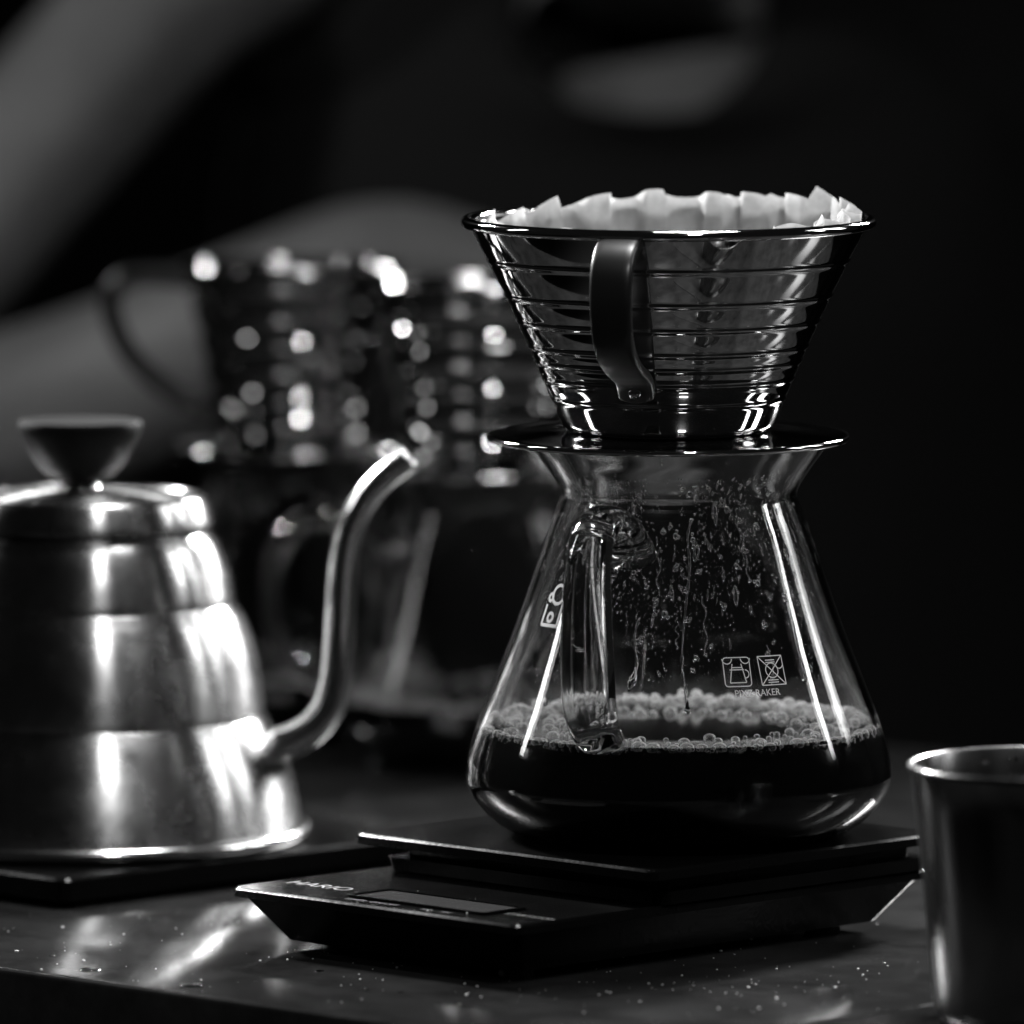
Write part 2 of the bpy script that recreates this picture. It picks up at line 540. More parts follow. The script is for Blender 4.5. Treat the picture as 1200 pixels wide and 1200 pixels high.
def build_foam():
    V, F = [], []
    fill = 30.5
    rr = r_at(INN, fill)
    def bubble(az, rad, z, s, f=0.9):
        c = dir_az(az) * rad * MM + Vector((0, 0, z * MM))
        add_blob(V, F, c, (s * MM, 0, 0), (0, s * MM, 0), (0, 0, s * f * MM), 2)
    az = -PI / 2 - 0.3
    while az < PI / 2 + 0.3:       # row of big clear bubbles pressed against the near wall
        s = rnd.uniform(0.5, 1.05) if rnd.random() < 0.65 else rnd.uniform(1.2, 2.3)
        bubble(az, rr - s * 0.55, fill + rnd.uniform(-0.3, 0.5), s, 0.75)
        az += (1.75 * s) / rr
    for i in range(420):           # fine bubbles under and between them
        az = rnd.uniform(-PI / 2 - 0.3, PI / 2 + 0.3)
        s = rnd.uniform(0.25, 0.75)
        bubble(az, rr + 0.25 - 0.3 * s, fill - 0.6 + rnd.uniform(-1.4, 1.2), s)
    for i in range(230):
        az = rnd.uniform(-PI, PI); s = rnd.uniform(0.5, 1.0) if rnd.random() < 0.6 else rnd.uniform(1.0, 2.0)
        bubble(az, rr * rnd.uniform(0.55, 0.95), fill + 0.25 * s, s, 0.8)
    o = mesh_obj('foam', V, F, M['foam'], coffee)
    tag(o, 'row of clear bubbles along the near wall of the glass', kind='stuff')
    V, F = [], []
    for i in range(820):           # dense froth piled along the far wall
        az = PI + rnd.uniform(-1.6, 1.6)
        s = rnd.uniform(0.4, 1.2) if rnd.random() < 0.8 else rnd.uniform(1.3, 2.1)
        heap = 0.5 + 0.5 * math.sin(az * 7 + 1.3) * math.sin(az * 13 + 0.4)
        depth = abs(rnd.gauss(0, 3.4))
        bubble(az, rr - s - depth, fill + s * 0.4 + (0.9 + 3.2 * heap) * rnd.random() ** 1.3 * max(0.1, 1 - depth / 6), s)
    o = mesh_obj('froth', V, F, M['froth'], coffee)
    tag(o, 'pale froth piled along the far wall of the glass', kind='stuff')
build_foam()

def build_condensation():
    V, F = [], []
    from mathutils import noise as mn
    made = 0
    while made < 4600:
        z = 35 + 70 * rnd.random() ** 0.7
        az = rnd.gauss(0.05, 0.8) if rnd.random() < 0.8 else rnd.uniform(-PI, PI)
        if mn.noise(Vector((az * 3.0, z * 0.035, 3.1))) + 0.6 * mn.noise(Vector((az * 14, z * 0.12, 7.7))) < rnd.uniform(-0.25, 0.35) - 0.012 * (z - 60): continue
        made += 1
        s = 0.08 + 0.24 * rnd.random() ** 3 + (0.75 * rnd.random() if rnd.random() < 0.06 else 0)
        p, n = surf(INN, az, z, -0.05 * s)
        t = Vector((0, 0, 1)).cross(n).normalized(); u = n.cross(t)
        e = rnd.uniform(0.9, 1.6) if rnd.random() < 0.8 else rnd.uniform(2.0, 6.0)
        add_blob(V, F, p + t * rnd.uniform(-0.1, 0.1) * MM, t * s * MM, (u + t * rnd.uniform(-0.2, 0.2)) * s * e * MM, n * s * 0.5 * MM, 2 if s > 0.28 else 1)
        if s > 0.4:                     # neighbours that have run together
            for q in range(rnd.randint(1, 3)):
                p2 = p + t * rnd.uniform(-1, 1) * s * 1.2 * MM + u * rnd.uniform(-1, 1.5) * s * 1.4 * MM
                add_blob(V, F, p2, t * s * 0.6 * MM, u * s * 0.8 * MM, n * s * 0.4 * MM, 2)
    o = mesh_obj('condensation', V, F, M['water'], server)
    tag(o, 'fine water beads on the inside of the glass', kind='stuff')
    def streak(pts, r):
        P = [surf(INN, a, z, -0.15)[0] for a, z in pts]
        P = catmull(P, 5)
        V, F = tube(P, [r * MM * (0.5 + 0.9 * rnd.random()) * (2.2 if i > len(P) - 5 else 1.0) * (0.3 if i == len(P) - 1 else 1.0) for i, _ in enumerate(P)], 8)
        mesh_obj('water_streak', V, F, M['water'], server)
    streak([(-0.09, 93), (-0.05, 88), (-0.06, 80), (-0.03, 70), (-0.005, 60), (0.0, 52), (-0.02, 46), (-0.03, 40)], 0.42)
    streak([(-0.85, 80), (-0.82, 72), (-0.80, 64), (-0.78, 55), (-0.77, 47)], 0.35)
    streak([(0.28, 66), (0.30, 60), (0.27, 53), (0.30, 46)], 0.4)
    for q in range(9):
        a0 = rnd.gauss(0.0, 0.7); z1 = rnd.uniform(62, 96); l = rnd.uniform(6, 18)
        streak([(a0 + 0.012 * math.sin(k * 1.7 + q) + 0.004 * rnd.uniform(-1, 1), z1 - l * k / 9) for k in range(10)], rnd.uniform(0.12, 0.24))
    streak([(-0.55, 58), (-0.56, 52), (-0.53, 47)], 0.25)
build_condensation()

def wrap_print(strokes, az0, z0, name, width=0.28, mat='print'):
    """strokes: 2-D polylines in mm (x to the picture's right, y up the wall) laid on the outer wall"""
    V, F = [], []
    def q(x, y):
        r = r_at(OUTP, z0 + y)
        return surf(OUTP, az0 - x / r, z0 + y, 0.06)[0]
    for st in strokes:
        for (x0, y0), (x1, y1) in zip(st[:-1], st[1:]):
            l = math.hypot(x1 - x0, y1 - y0)
            if l < 1e-6: continue
            nx, ny = -(y1 - y0) / l * width / 2, (x1 - x0) / l * width / 2
            k = max(1, int(l / 1.5))
            for i in range(k):
                a, b = i / k, (i + 1) / k
                xa, ya = x0 + (x1 - x0) * a, y0 + (y1 - y0) * a
                xb, yb = x0 + (x1 - x0) * b, y0 + (y1 - y0) * b
                o = len(V)
                V += [q(xa + nx, ya + ny), q(xb + nx, yb + ny), q(xb - nx, yb - ny), q(xa - nx, ya - ny)]
                F.append((o, o + 1, o + 2, o + 3))
    ob = mesh_obj(name, V, F, M[mat], server, False)
    return ob

def wrap_text(s, size, az0, z0, name):
    V, F = text_mesh(s, size)
    W_ = []
    for p in V:
        r = r_at(OUTP, z0 + p.y)
        W_.append(surf(OUTP, az0 - p.x / r, z0 + p.y, 0.06)[0])
    return mesh_obj(name, W_, F, M['print'], server, False)

def arc(cx, cy, r, a0, a1, n=10):
    return [(cx + r * math.cos(a0 + (a1 - a0) * i / n), cy + r * math.sin(a0 + (a1 - a0) * i / n)) for i in range(n + 1)]

def build_print():
    rr = rounded_rect(3.9, 3.9, 0.9, 4); rr.append(rr[0])
    icon = [rr, [(-1.3, 2.2), (-2.4, -2.9), (2.4, -2.9), (1.3, 2.2)], [(-2.2, 0.6), (2.0, 0.6)], [(-1.4, 1.2), (1.6, 1.2)],
            arc(2.3, -0.6, 1.1, PI / 2, -PI / 2), arc(-2.7, 3.6, 1.4, PI, 2 * PI), arc(2.7, 3.6, 1.4, PI, 2 * PI)]
    wrap_print(icon, -0.315, 51.5, 'printed_icon')
    sq = [(-3.9, -3.9), (3.9, -3.9), (3.9, 3.9), (-3.9, 3.9), (-3.9, -3.9)]
    icon = [sq, [(-3.9, -3.9), (3.9, 3.9)], [(-3.9, 3.9), (3.9, -3.9)], arc(0, 0, 2.0, 0, 2 * PI, 16), [(-1.6, 2.8), (1.4, 2.8)], [(-1.6, 2.2), (1.4, 2.2)],
            [(-1.8, -3.2), (1.6, -3.2)], [(-1.8, -2.6), (1.6, -2.6)], arc(2.6, 1.6, 1.2, PI, 1.9 * PI)]
    wrap_print(icon, -0.53, 51.5, 'printed_icon')
    wrap_text('PIXZ RAKER', 2.6, -0.42, 45.6, 'printed_lettering')
    # mark on the left flank
    lg = [arc(0, 3.0, 2.6, 0, 2 * PI, 16), arc(-3.2, 2.0, 1.0, 0, 2 * PI, 10), [(-4.2, 0), (-4.6, -5.6), (2.6, -5.6), (2.8, 0.5)], arc(-1.2, -3.4, 1.2, 0, 2 * PI, 12)]
    wrap_print(lg, 0.93, 68.0, 'printed_mark', 0.9, 'grey_print')
build_print()

# ------------------------------------------------------------------ drippers
def build_dripper(loc, label, Rt, Rb, zb, zt, Rp, zp, ribs, handle_az, hpath, strap_w, group, rivets=True, seg=160, bead=0.42, bw=0.65, bulge=0.22, strap_t=1.9):
    root = empty('coffee_dripper', loc)
    tag(root, label, 'dripper', group)
    def Rz(z):
        t = (z - zb) / (zt - zb)
        return Rb + (Rt - Rb) * (0.86 * t + 0.14 * t * t)
    edges = [zb] + sorted(ribs) + [zt]
    prof = []
    N = 260
    for i in range(N + 1):
        z = zb + (zt - zb) * i / N
        r = Rz(z)
        for zr in ribs:
            r += bead * math.exp(-((z - zr) / bw) ** 2)
        for z0_, z1_ in zip(edges[:-1], edges[1:]):
            if z0_ <= z < z1_: r += bulge * math.sin(PI * (z - z0_) / (z1_ - z0_))
        if z - zb < 1.6: r -= 0.8 * (1 - (z - zb) / 1.6) ** 2
        prof.append((r, z))
    # rolled lip
    r0 = prof[-1][0]
    lip = [(r0 + 1.3 + 1.5 * math.cos(a), zt + 0.9 + 1.5 * math.sin(a)) for a in [PI * 1.15 + k * (PI * 1.75) / 14 for k in range(15)]]
    inner = [(Rz(zb + (zt - zb) * k / 20) - 0.9, zb + 0.8 + (zt - zb - 0.8) * k / 20) for k in range(20, -1, -1)]
    V, F = lathe([(0, zb)] + prof + inner + [(0, zb + 0.8)], seg)
    mesh_obj('cone', V, F, M['steel'], root)
    V, F = lathe_closed([(r0 + 0.75 + 1.75 * math.cos(2 * PI * k / 16), zt + 0.6 + 1.6 * math.sin(2 * PI * k / 16)) for k in range(16)], seg)
    mesh_obj('rim', V, F, M['steel'], root)
    # saucer plate
    pl = [(0, zp + 1.4), (Rb - 1, zp + 1.4), (Rb + 4, zp + 0.9), (Rp - 5, zp + 0.1), (Rp - 1.5, zp + 0.3), (Rp - 0.3, zp + 0.2), (Rp, zp - 0.5), (Rp - 0.3, zp - 1.4),
          (Rp - 1.5, zp - 1.5), (Rp - 3, zp - 1.1), (Rb + 4, zp - 0.6), (Rb - 1, zp - 0.2), (0, zp - 0.2)]
    V, F = lathe(pl, seg)
    mesh_obj('saucer', V, F, M['steel'], root)
    V, F = lathe([(Rb - 5, zp + 1.3), (Rb - 4, zp + 1.5), (Rb - 4, zb + 0.1), (Rb - 5, zb + 0.1)], 64)
    mesh_obj('spacer', V, F, M['steel'], root)
    d = dir_az(handle_az)
    b = Vector((d.y, -d.x, 0))
    pts = [d * (p.x * MM) + Vector((0, 0, p.y * MM)) for p in catmull([(r, z, 0) for r, z in hpath], 7)]
    V, F = sweep(pts, b, strap_w * MM, strap_t * MM, 24, 4.5, lambda t: ((1.0 - 0.18 * t) * (math.sqrt(max(0.12, 1 - ((t - 0.92) / 0.08) ** 2)) if t > 0.92 else 1.0), 1.0))
    h = mesh_obj('handle', V, F, M['bakelite'], root)
    if rivets:
        hi = (zb + zt) / 2 + 0.32 * (zt - zb)
        for c, rd in ((d * ((hpath[-2][0] + 2.3) * MM) + Vector((0, 0, (hpath[-2][1] + 0.9) * MM)), 1.9),
                      (d * ((Rz(hi) + 0.9) * MM) + b * (strap_w + 0.6) * MM + Vector((0, 0, hi * MM)), 1.5)):
            V, F = [], []
            add_blob(V, F, c, d * 1.5 * MM, b * rd * MM, (0, 0, rd * MM), 3)
            mesh_obj('rivet', V, F, M['satin_plain'], h)
    return root

MAIN_RIBS = [192.8, 183.0, 175.7, 168.6, 164.3, 159.4, 153.6]
DX = -0.0032
dripper = build_dripper((DX, 0, 0), 'polished ribbed steel dripper with black handle, in focus, holding a paper filter', 56.3, 29.6, 145.0, 203.0, 51.5, 143.2, MAIN_RIBS,
    math.radians(14.5), [(53.5, 201.8), (58.5, 201.0), (63.0, 198.8), (66.4, 195.0), (67.8, 189.5), (67.6, 183), (64.8, 175), (59.0, 169.4), (52, 166.0), (46, 164.0), (41.6, 162.4), (38.8, 160.2), (37.4, 157.6), (36.8, 156.2)], 6.2, 'ribbed steel drippers')
dripper.rotation_euler = (math.radians(0.7), 0, 0)

def build_filter():
    """pleated paper cone standing proud of the rim"""
    V, F = [], []
    seg, rows, NP = 480, 16, 20
    offs = [rnd.uniform(-1, 1) for _ in range(NP)]
    lean = [rnd.uniform(-1, 1) for _ in range(NP)]
    for j in range(rows + 1):
        t = j / rows
        for k in range(seg):
            a = 2 * PI * k / seg                         # 0 = +x (picture right), pi/2 = away
            aw = (a / (2 * PI) + 0.003 * math.sin(5 * a + 1) + 0.0025 * math.sin(11 * a)) * NP
            ph = aw % 1.0
            ip = int(math.floor(aw)) % NP
            back = max(math.sin(a), 0.0)
            top = 205.0 + 1.2 * back + 2.3 * math.cos(a - 0.75) + 1.2 * offs[ip]
            ph2 = min(max(ph + 0.16 * lean[ip] * t * math.sin(PI * ph), 0), 1)
            bulge = 0.5 + 0.5 * math.tanh(1.9 * (math.sin(2 * PI * ph2) + 0.25)) # rounded lobe pushed towards the axis
            top += 2.4 * (bulge - 0.6) + (3.4 + 2.0 * lean[ip]) * (ph - 0.35) * math.cos(a)
            z = 149 + (top - 149) * t
            rz = 27.0 + (57.0 - 27.0) * (z - 146) / (203 - 146) - 1.9
            rz = min(rz, 54.2 + 0.12 * (z - 200))
            amp = (0.8 + 6.2 * t) * (0.8 + 0.3 * offs[(ip + 7) % NP])
            r = rz - amp * bulge
            V.append((r * MM * math.cos(a), r * MM * math.sin(a), z * MM))
    for j in range(rows):
        for k in range(seg):
            k2 = (k + 1) % seg
            F.append((j * seg + k, j * seg + k2, (j + 1) * seg + k2, (j + 1) * seg + k))
    F.append(tuple(range(seg)))
    o = mesh_obj('paper_filter', V, F, M['paper'])
    s = o.modifiers.new('s', 'SOLIDIFY'); s.thickness = 0.00012; s.offset = 0
    o.location = (DX, 0, 0)
    o.rotation_euler = (math.radians(0.7), 0, 0)
    tag(o, 'white fluted paper filter standing in the front steel dripper', 'paper filter')
build_filter()

# ------------------------------------------------------------------ the two blurred brewing sets behind
def rear_set(loc, key, hdl_az, srv_az, label_d, label_s, label_c, hp=None):
    z0 = 98.0
    ribs = [z0 + 3 + k for k in ((9.5, 17.5, 28, 36, 46.5) if key == 'l' else (8.5, 19.5, 27, 38, 45))]
    build_dripper(loc, label_d, 34.8, 24.5, z0 + 3.0, z0 + 60.0, 39.0, z0, ribs, hdl_az,
                  [(34.0, z0 + 57), (46, z0 + 58), (56, z0 + 57), (61, z0 + 51), (60.5, z0 + 43), (56, z0 + 33), (49, z0 + 25), (40, z0 + 18), (32, z0 + 14.5), (28.0, z0 + 13.0)], 5.5,
                  'ribbed steel drippers', True, 96, 0.0, 1.0, 1.8, 3.6)
    s, c, o_, i_ = build_server((loc[0], loc[1], 0.0008), label_s, 0.80, 0.865, srv_az, hp, 20.0, detail=hp is None, clabel=label_c, seg=96)
    V, F = [], []
    rr = r_at(i_, 20.0)
    for i in range(150):
        az = rnd.uniform(-PI, PI); sz_ = rnd.uniform(0.8, 2.4)
        p = dir_az(az) * (rr - sz_ - abs(rnd.gauss(0, 2.5))) * MM + Vector((0, 0, (20.0 + sz_ * 0.5 + 3 * rnd.random() ** 2) * MM))
        add_blob(V, F, p, (sz_ * MM, 0, 0), (0, sz_ * MM, 0), (0, 0, sz_ * 0.85 * MM), 1)
    tag(mesh_obj('foam', V, F, M['foam'], c), kind='stuff')

def at_px(px, r):   # world x of a picture column at depth ratio r
    return (px - 600) * 0.000243 * r - 0.0474
rear_set((at_px(343, 1.20), 0.50, 0), 'l', math.radians(90), math.radians(150),
         'blurred ribbed dripper behind the kettle, its dark handle pointing left', 'blurred glass server behind the kettle, under the dripper with its handle pointing left',
         'coffee in the blurred server right behind the kettle')
rear_set((at_px(566, 1.165), 0.4125, 0), 'r', math.radians(-140), math.radians(80),
         'blurred ribbed dripper half hidden behind the sharp front dripper', 'blurred glass server between the kettle spout and the front server',
         'coffee in the blurred server beyond the kettle spout',
         [(31, 82), (40, 90), (50, 94), (60, 92), (67, 84), (70, 72), (70, 58), (68, 46), (62, 37), (54, 31), (45, 28)])

# ------------------------------------------------------------------ kettle and its tray
KX, KY, KZ = -0.1771, 0.148, 0.0092
def build_kettle():
    t = empty('black_tray', (KX - 0.0006, KY + 0.010, 0), ang)
    h = 76.0
    V, F = slab([(h - 2.5, h - 2.5, 4, 0.4, 0, 0), (h, h, 4, 2.5, 0, 0), (h, h, 4, 8.2, 0, 0), (h - 0.8, h - 0.8, 4, 9.0, 0, 0)])
    me = mesh_obj('plate', V, F, M['plastic'], t, True, 25)
    V, F = slab([(h - 8, h - 8, 4, 0.0, 0, 0), (h - 8, h - 8, 4, 0.5, 0, 0)])
    mesh_obj('rubber_pad', V, F, M['rubber'], t, True, 25)
    tag(t, 'thin flat black tray under the steel kettle', 'tray')

    k = empty('gooseneck_kettle', (KX, KY, KZ))
    tag(k, 'brushed steel gooseneck kettle with stepped body and black knob', 'kettle')
    tiers = [[(66.0, 3.5), (65.8, 6.7), (64.6, 14.7), (62.4, 22.7), (59.2, 30.4), (57.2, 34.4), (55.6, 37.1)],
             [(55.0, 37.5), (55.1, 40.5), (54.5, 47.9), (52.6, 57.2), (49.9, 65.1), (48.0, 68.6), (46.6, 70.8)],
             [(46.1, 71.2), (46.0, 74.2), (44.6, 81.1), (41.9, 88.4), (39.0, 92.2), (37.4, 93.6)]]
    dense = [(0, 1.0), (62, 1.0)]
    for tr in tiers: dense += [(max(p.x, 0), p.y) for p in catmull([(r, z, 0) for r, z in tr], 6)]
    V, F = lathe(dense + [(35.5, 93.8), (35.5, 92.0)], 160)
    mesh_obj('body', V, F, M['satin'], k)
    V, F = lathe_closed([(67.0 + 2.1 * math.cos(2 * PI * i / 18), 2.3 + 2.2 * math.sin(2 * PI * i / 18)) for i in range(18)], 160)
    mesh_obj('base_ring', V, F, M['satin_plain'], k)
    lid = [(36.6, 93.9), (39.2, 94.1), (39.9, 95.0), (39.7, 97.2), (38.9, 100.2), (37.9, 102.6), (36.6, 103.6), (35.2, 103.4), (34.5, 102.6), (30, 103.2), (20, 104.6), (10, 105.4), (0, 105.6)]
    dense = [(max(p.x, 0), p.y) for p in catmull([(r, z, 0) for r, z in lid], 5)]
    V, F = lathe(dense, 128)
    lo = mesh_obj('lid', V, F, M['satin'], k)
    V, F = lathe([(0, 105.0), (6.5, 105.0), (6.0, 106.2), (4.2, 107.5), (4.2, 109.2), (0, 109.2)], 48)
    mesh_obj('knob_stem', V, F, M['satin_plain'], lo)
    kn = [(0, 108.0), (7.0, 108.0), (9.6, 109.0), (13.2, 112.6), (16.2, 117.4), (18.2, 122.2), (18.8, 124.6), (18.2, 125.8), (16.8, 126.0), (14, 125.4), (0, 125.2)]
    V, F = lathe(kn, 72)
    mesh_obj('knob', V, F, M['knob'], lo, True, 50)
    # spout, in the plane of the picture
    def w(px, py): return ((px - 600) * 0.2568 - 47.4 - KX * 1000, 350 - (py + 350) * 0.2568 - KZ * 1000)
    sp = [w(*p) for p in ((322, 868), (345, 860), (368, 845), (386, 820), (395, 782), (398, 735), (400, 690), (404, 645), (414, 607), (432, 574), (455, 549), (481, 530))]
    P = [Vector((p.x * MM, -0.004, p.y * MM)) for p in catmull([(x, z, 0) for x, z in sp], 6)]
    n = len(P)
    R = [(5.6 - 1.7 * (i / (n - 1)) ** 0.8) * MM for i in range(n)]
    V, F = tube(P, R, 24, caps=False)
    V2, F2 = tube(P[::-1], [r * 0.82 for r in R[::-1]], 24, caps=False)
    o = len(V); V += V2; F += [tuple(i + o for i in f) for f in F2]
    e0 = (n - 1) * 24
    # close the lip between outer and inner walls
    for i in range(24):
        j = (i + 1) % 24
        best = min(range(24), key=lambda q: (V[o + q] - V[e0 + i]).length)
        best2 = min(range(24), key=lambda q: (V[o + q] - V[e0 + j]).length)
        F.append((e0 + i, e0 + j, o + best2, o + best))
    mesh_obj('spout', V, F, M['spout'], k)
    V, F = lathe([(7.4, 0), (7.0, 1.2), (6.0, 2.2), (5.0, 2.6)], 32)
    q = Vector((0.93, 0, 0.22)).to_track_quat('Z', 'Y')
    hp = [(-37.5, 0, 98), (-52, 0, 106), (-72, 0, 110), (-90, 0, 104), (-99, 0, 88), (-101, 0, 66), (-99, 0, 48)]
    V, F = sweep([p * MM for p in catmull(hp, 7)], (0, 1, 0), 9.0 * MM, 4.5 * MM, 20, 3)
    mesh_obj('handle', V, F, M['bakelite'], k)
build_kettle()

# ------------------------------------------------------------------ steel cup
def build_cup():
    c = empty('steel_cup', ((1237 - 600) * 0.0002272 - 0.0474, -0.1625, 0))
    tag(c, 'plain steel cup at the right edge of the picture, in front of the scale', 'cup')
    outer = [(0, 0.3), (30.0, 0.3), (31.6, 1.4), (32.2, 4), (34.6, 30), (37.4, 56), (38.6, 66.2)]
    lip = [(39.3, 67.2), (39.5, 68.2), (39.1, 69.0), (38.4, 69.0), (37.8, 68.2)]
    inn = [(36.6, 56), (33.8, 30), (31.2, 5), (29.5, 2.4), (0, 2.0)]
    V, F = lathe(outer + lip + inn, 128)
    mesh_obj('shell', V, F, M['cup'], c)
    V, F = [], []
    for i in range(90):
        a = rnd.uniform(-PI, PI); z = 66 - 30 * rnd.random() ** 1.5
        r = 31.2 + (37.6 - 31.2) * (z - 5) / 63
        s = 0.3 + 0.8 * rnd.random() ** 2
        n = dir_az(a); t = Vector((0, 0, 1)).cross(n)
        add_blob(V, F, n * r * MM + Vector((0, 0, z * MM)), t * s * MM, (0, 0, s * 1.3 * MM), n * 0.35 * s * MM, 1)
    tag(mesh_obj('water_beads', V, F, M['water'], c), kind='stuff')
build_cup()

# ------------------------------------------------------------------ person behind the counter
def skin_mesh(name, joints, edges, mat, parent=None, sub=2):
    me = bpy.data.meshes.new(name)
    me.from_pydata([j[0] for j in joints], edges, [])
    o = bpy.data.objects.new(name, me); link(o)
    o.modifiers.new('skin', 'SKIN')
    for i, j in enumerate(joints):
        r = j[1]
        me.skin_vertices[0].data[i].radius = r if isinstance(r, tuple) else (r, r)
    me.skin_vertices[0].data[0].use_root = True
    s = o.modifiers.new('sub', 'SUBSURF'); s.levels = sub; s.render_levels = sub
    dg = bpy.context.evaluated_depsgraph_get()
    nm = bpy.data.meshes.new_from_object(o.evaluated_get(dg))
    bpy.data.objects.remove(o)
    for p in nm.polygons: p.use_smooth = True
    nm.materials.clear(); nm.materials.append(mat)
    nm.name = name
    ob = bpy.data.objects.new(name, nm); link(ob)
    if parent: ob.parent = parent
    return ob

def build_person():
    J = [((0.03, 1.22, -0.42), (0.12, 0.08)), ((0.025, 1.17, -0.22), (0.11, 0.075)), ((0.015, 1.10, 0.0), (0.11, 0.07)), ((0.008, 1.05, 0.14), (0.07, 0.05)),
         ((0.004, 1.005, 0.215), 0.047), ((0.004, 1.005, 0.270), 0.045), ((0.006, 0.965, 0.292), 0.052), ((0.008, 0.975, 0.350), 0.070), ((0.008, 0.99, 0.425), 0.066),
         # arm on the picture's left
         ((-0.08, 1.06, 0.17), 0.045), ((-0.120, 1.03, 0.265), 0.040), ((-0.178, 0.98, 0.240), 0.037), ((-0.245, 0.93, 0.165), 0.036), ((-0.318, 0.88, 0.075), 0.035),
         ((-0.245, 0.84, 0.072), 0.040), ((-0.16, 0.81, 0.108), 0.035), ((-0.088, 0.79, 0.148), 0.027), ((-0.054, 0.785, 0.140), (0.026, 0.018)), ((-0.028, 0.785, 0.114), (0.030, 0.016)),
         # fingers
         ((0.010, 0.775, 0.110), 0.0085), ((0.032, 0.765, 0.092), 0.0078), ((0.010, 0.770, 0.094), 0.0088), ((0.030, 0.760, 0.072), 0.008), ((0.004, 0.770, 0.080), 0.0085), ((0.020, 0.762, 0.058), 0.0078),
         ((-0.006, 0.775, 0.072), 0.0078), ((0.006, 0.768, 0.052), 0.007), ((-0.030, 0.77, 0.138), 0.0095), ((-0.004, 0.76, 0.136), 0.0085),
         # other arm, hanging at the side
         ((0.10, 1.06, 0.18), 0.045), ((0.185, 1.06, 0.215), 0.045), ((0.245, 1.10, 0.12), 0.043), ((0.275, 1.12, -0.03), 0.039), ((0.265, 1.05, -0.15), 0.036), ((0.25, 0.98, -0.25), 0.027), ((0.245, 0.95, -0.31), (0.03, 0.018))]
    E = [(0, 1), (1, 2), (2, 3), (3, 4), (4, 5), (5, 6), (6, 7), (7, 8), (3, 9), (9, 10), (10, 11), (11, 12), (12, 13), (13, 14), (14, 15), (15, 16), (16, 17), (17, 18),
         (18, 19), (19, 20), (18, 21), (21, 22), (18, 23), (23, 24), (18, 25), (25, 26), (17, 27), (27, 28), (3, 29), (29, 30), (30, 31), (31, 32), (32, 33), (33, 34), (34, 35)]
    root = empty('person', (0.02, 1.2, -0.5))
    tag(root, 'person in a black t-shirt leaning over behind the counter, one bare arm reaching across', 'person')
    inv = Vector(root.location)
    def off(js): return [(tuple(Vector(p) - inv), r) for p, r in js]
    body = skin_mesh('body', off(J), E, M['skin'], root)
    bm = bmesh.new(); bm.from_mesh(body.data)           # nose, ears and lips on the same mesh
    V, F = [], []
    for c, ax, ay, az in (((0.007, 0.903, 0.335), 0.011, 0.018, 0.022), ((-0.066, 0.985, 0.345), 0.008, 0.016, 0.028), ((0.082, 0.985, 0.345), 0.008, 0.016, 0.028),
                          ((0.007, 0.913, 0.302), 0.022, 0.010, 0.007)):
        add_blob(V, F, Vector(c) - inv, (ax, 0, 0), (0, ay, 0), (0, 0, az), 2)
    vs = [bm.verts.new(v) for v in V]
    for f in F: bm.faces.new([vs[i] for i in f]).smooth = True
    bm.to_mesh(body.data); bm.free()
    for ex in (-0.020, 0.034):
        V, F = [], []
        add_blob(V, F, Vector((ex, 0.916, 0.362)) - inv, (0.011, 0, 0), (0, 0.008, 0), (0, 0, 0.006), 2)
        mesh_obj('eye', V, F, M['hair'], root)
    # t-shirt: its own skin a little outside the body, open at the neck, sleeves to mid upper arm
    V, F = [], []
    n = 48
    rings = []
    def ring(cx, cy, hx, hy, zc, dip=0.0, p=2.4, side=0.0):
        L = []
        for k in range(n):
            a = 2 * PI * k / n
            c, q = math.cos(a), math.sin(a)
            x = math.copysign(abs(c) ** (2 / p), c); y = math.copysign(abs(q) ** (2 / p), q)
            L.append(Vector((cx + hx * x, cy + hy * y, zc + dip * min(q, 0) + side * abs(x) ** 2)) - inv)
        rings.append(L)
    ring(0.03, 1.22, 0.165, 0.115, -0.46)
    ring(0.025, 1.17, 0.160, 0.110, -0.22)
    ring(0.018, 1.11, 0.172, 0.118, -0.02)
    ring(0.010, 1.075, 0.178, 0.120, 0.09)
    ring(0.008, 1.06, 0.172, 0.112, 0.155, 0.02)
    ring(0.008, 1.045, 0.155, 0.092, 0.200, 0.035, 2.2, 0.02)
    ring(0.008, 1.03, 0.120, 0.078, 0.232, 0.048, 2.0, 0.015)
    ring(0.008, 1.01, 0.080, 0.068, 0.248, 0.058, 2.0)
    ring(0.004, 1.005, 0.055, 0.056, 0.248, 0.062, 2.0)
    ring(0.004, 1.005, 0.052, 0.053, 0.244, 0.062, 2.0)
    for i, L in enumerate(rings):
        V += L
        if i:
            for k in range(n):
                k2 = (k + 1) % n
                F.append(((i - 1) * n + k, (i - 1) * n + k2, i * n + k2, i * n + k))
    F.append(tuple(range(n)))
    for P, R in (([(-0.06, 1.06, 0.17), (-0.10, 1.045, 0.225), (-0.128, 1.028, 0.258), (-0.146, 1.012, 0.258)], [0.07, 0.066, 0.056, 0.050]),
                 ([(0.08, 1.06, 0.18), (0.15, 1.06, 0.205), (0.20, 1.075, 0.185), (0.245, 1.10, 0.12), (0.258, 1.108, 0.07)], [0.07, 0.066, 0.06, 0.056, 0.054])):
        P = catmull([Vector(p) - inv for p in P], 5)
        m = len(R) - 1
        rad = [R[min(int(i / 5), m)] + (R[min(int(i / 5) + 1, m)] - R[min(int(i / 5), m)]) * ((i % 5) / 5) for i in range(len(P))]
        v, f = tube(P, rad, 24)
        o_ = len(V); V += v; F += [tuple(q + o_ for q in t) for t in f]
    mesh_obj('t_shirt', V, F, M['cloth'], root)
    # hair cap
    V, F = [], []
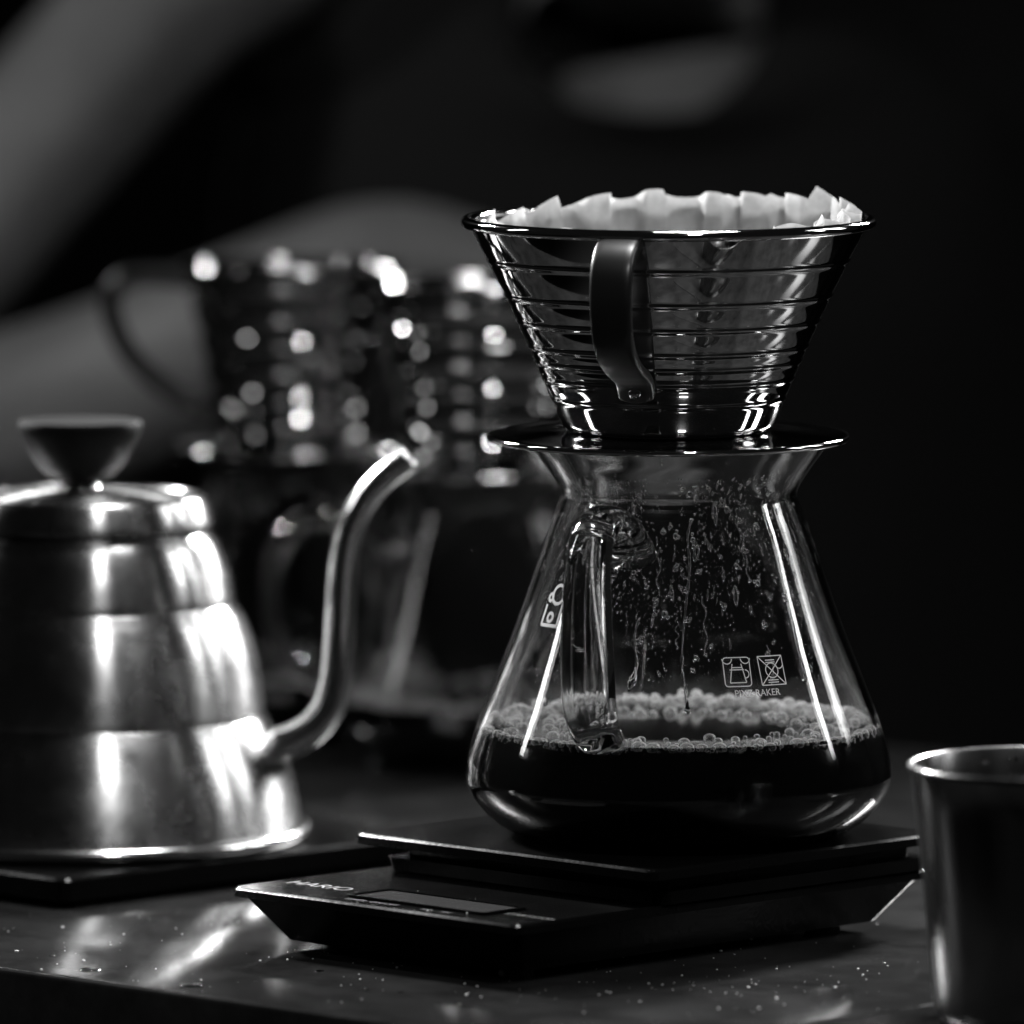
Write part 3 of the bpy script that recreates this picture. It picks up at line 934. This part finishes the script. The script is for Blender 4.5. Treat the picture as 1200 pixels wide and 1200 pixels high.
    add_blob(V, F, Vector((0.008, 1.005, 0.410)) - inv, (0.080, 0, 0), (0, 0.090, 0), (0, 0, 0.080), 3)
    mesh_obj('hair', V, F, M['hair'], root)
build_person()

# ------------------------------------------------------------------ small things on the counter
def build_litter():
    V, F = [], []
    def on_plane(px, py, z):
        # picture position -> point on a horizontal plane, used once to lay out the spill pattern
        f = 311.0 / 36.0 * 1200
        dcam = Vector(((px - 600) / f, 0, -(py - 600) / f))
        dv = Vector((dcam.x, math.cos(PITCH) + dcam.z * math.sin(PITCH), -math.sin(PITCH) + dcam.z * math.cos(PITCH)))
        t = (z - CAM.z) / dv.z
        return CAM + dv * t
    for i in range(260):
        if rnd.random() < 0.55: px, py = rnd.gauss(820, 150), rnd.gauss(1150, 22)
        else: px, py = rnd.uniform(0, 560), rnd.uniform(1070, 1180)
        p = on_plane(px, py, 0.0)
        if (p - Vector((-0.1894, -0.0675, 0))).dot(Vector((0.110, 0.1194, 0)).normalized()) < 0.004: continue   # only on the counter top
        s = (0.10 + 0.32 * rnd.random() ** 4) * MM
        add_blob(V, F, p + Vector((0, 0, s * 0.5)), (s * rnd.uniform(0.8, 1.6), 0, 0), (0, s * 1.3, 0), (0, 0, s * 0.7), 1)
    for i in range(90):
        px, py = rnd.gauss(570, 55), rnd.gauss(1042, 9)
        p = on_plane(px, py, 0.018)
        r = Matrix.Rotation(-ang, 3, 'Z') @ (p - UV_O)
        if not (2 * MM < r.x < 30 * MM and 2 * MM < r.y < 110 * MM): continue
        s = (0.10 + 0.22 * rnd.random() ** 3) * MM
        add_blob(V, F, p + Vector((0, 0, s * 0.5 + 0.00004)), (s, 0, 0), (0, s, 0), (0, 0, s * 0.8), 1)
    o = mesh_obj('coffee_crumbs', V, F, M['crumb'])
    tag(o, 'tiny pale crumbs and grains scattered over counter and scale', 'crumbs', kind='stuff')
    V, F = [], []
    for px, py, s in ((105, 1137, 3.2), (225, 1155, 3.0), (232, 1154, 1.6), (216, 1156, 1.2), (60, 1120, 0.9), (375, 1138, 1.2), (470, 1163, 1.0), (430, 1160, 0.7), (300, 1150, 0.8)):
        p = on_plane(px, py, 0.0)
        add_blob(V, F, p, (s * MM, 0, 0), (0, s * 1.2 * MM, 0), (0, 0, s * 0.22 * MM), 3)
    o = mesh_obj('water_drops', V, F, M['water'])
    tag(o, 'flat water drops near the front edge of the counter', 'water drops', kind='stuff')
build_litter()
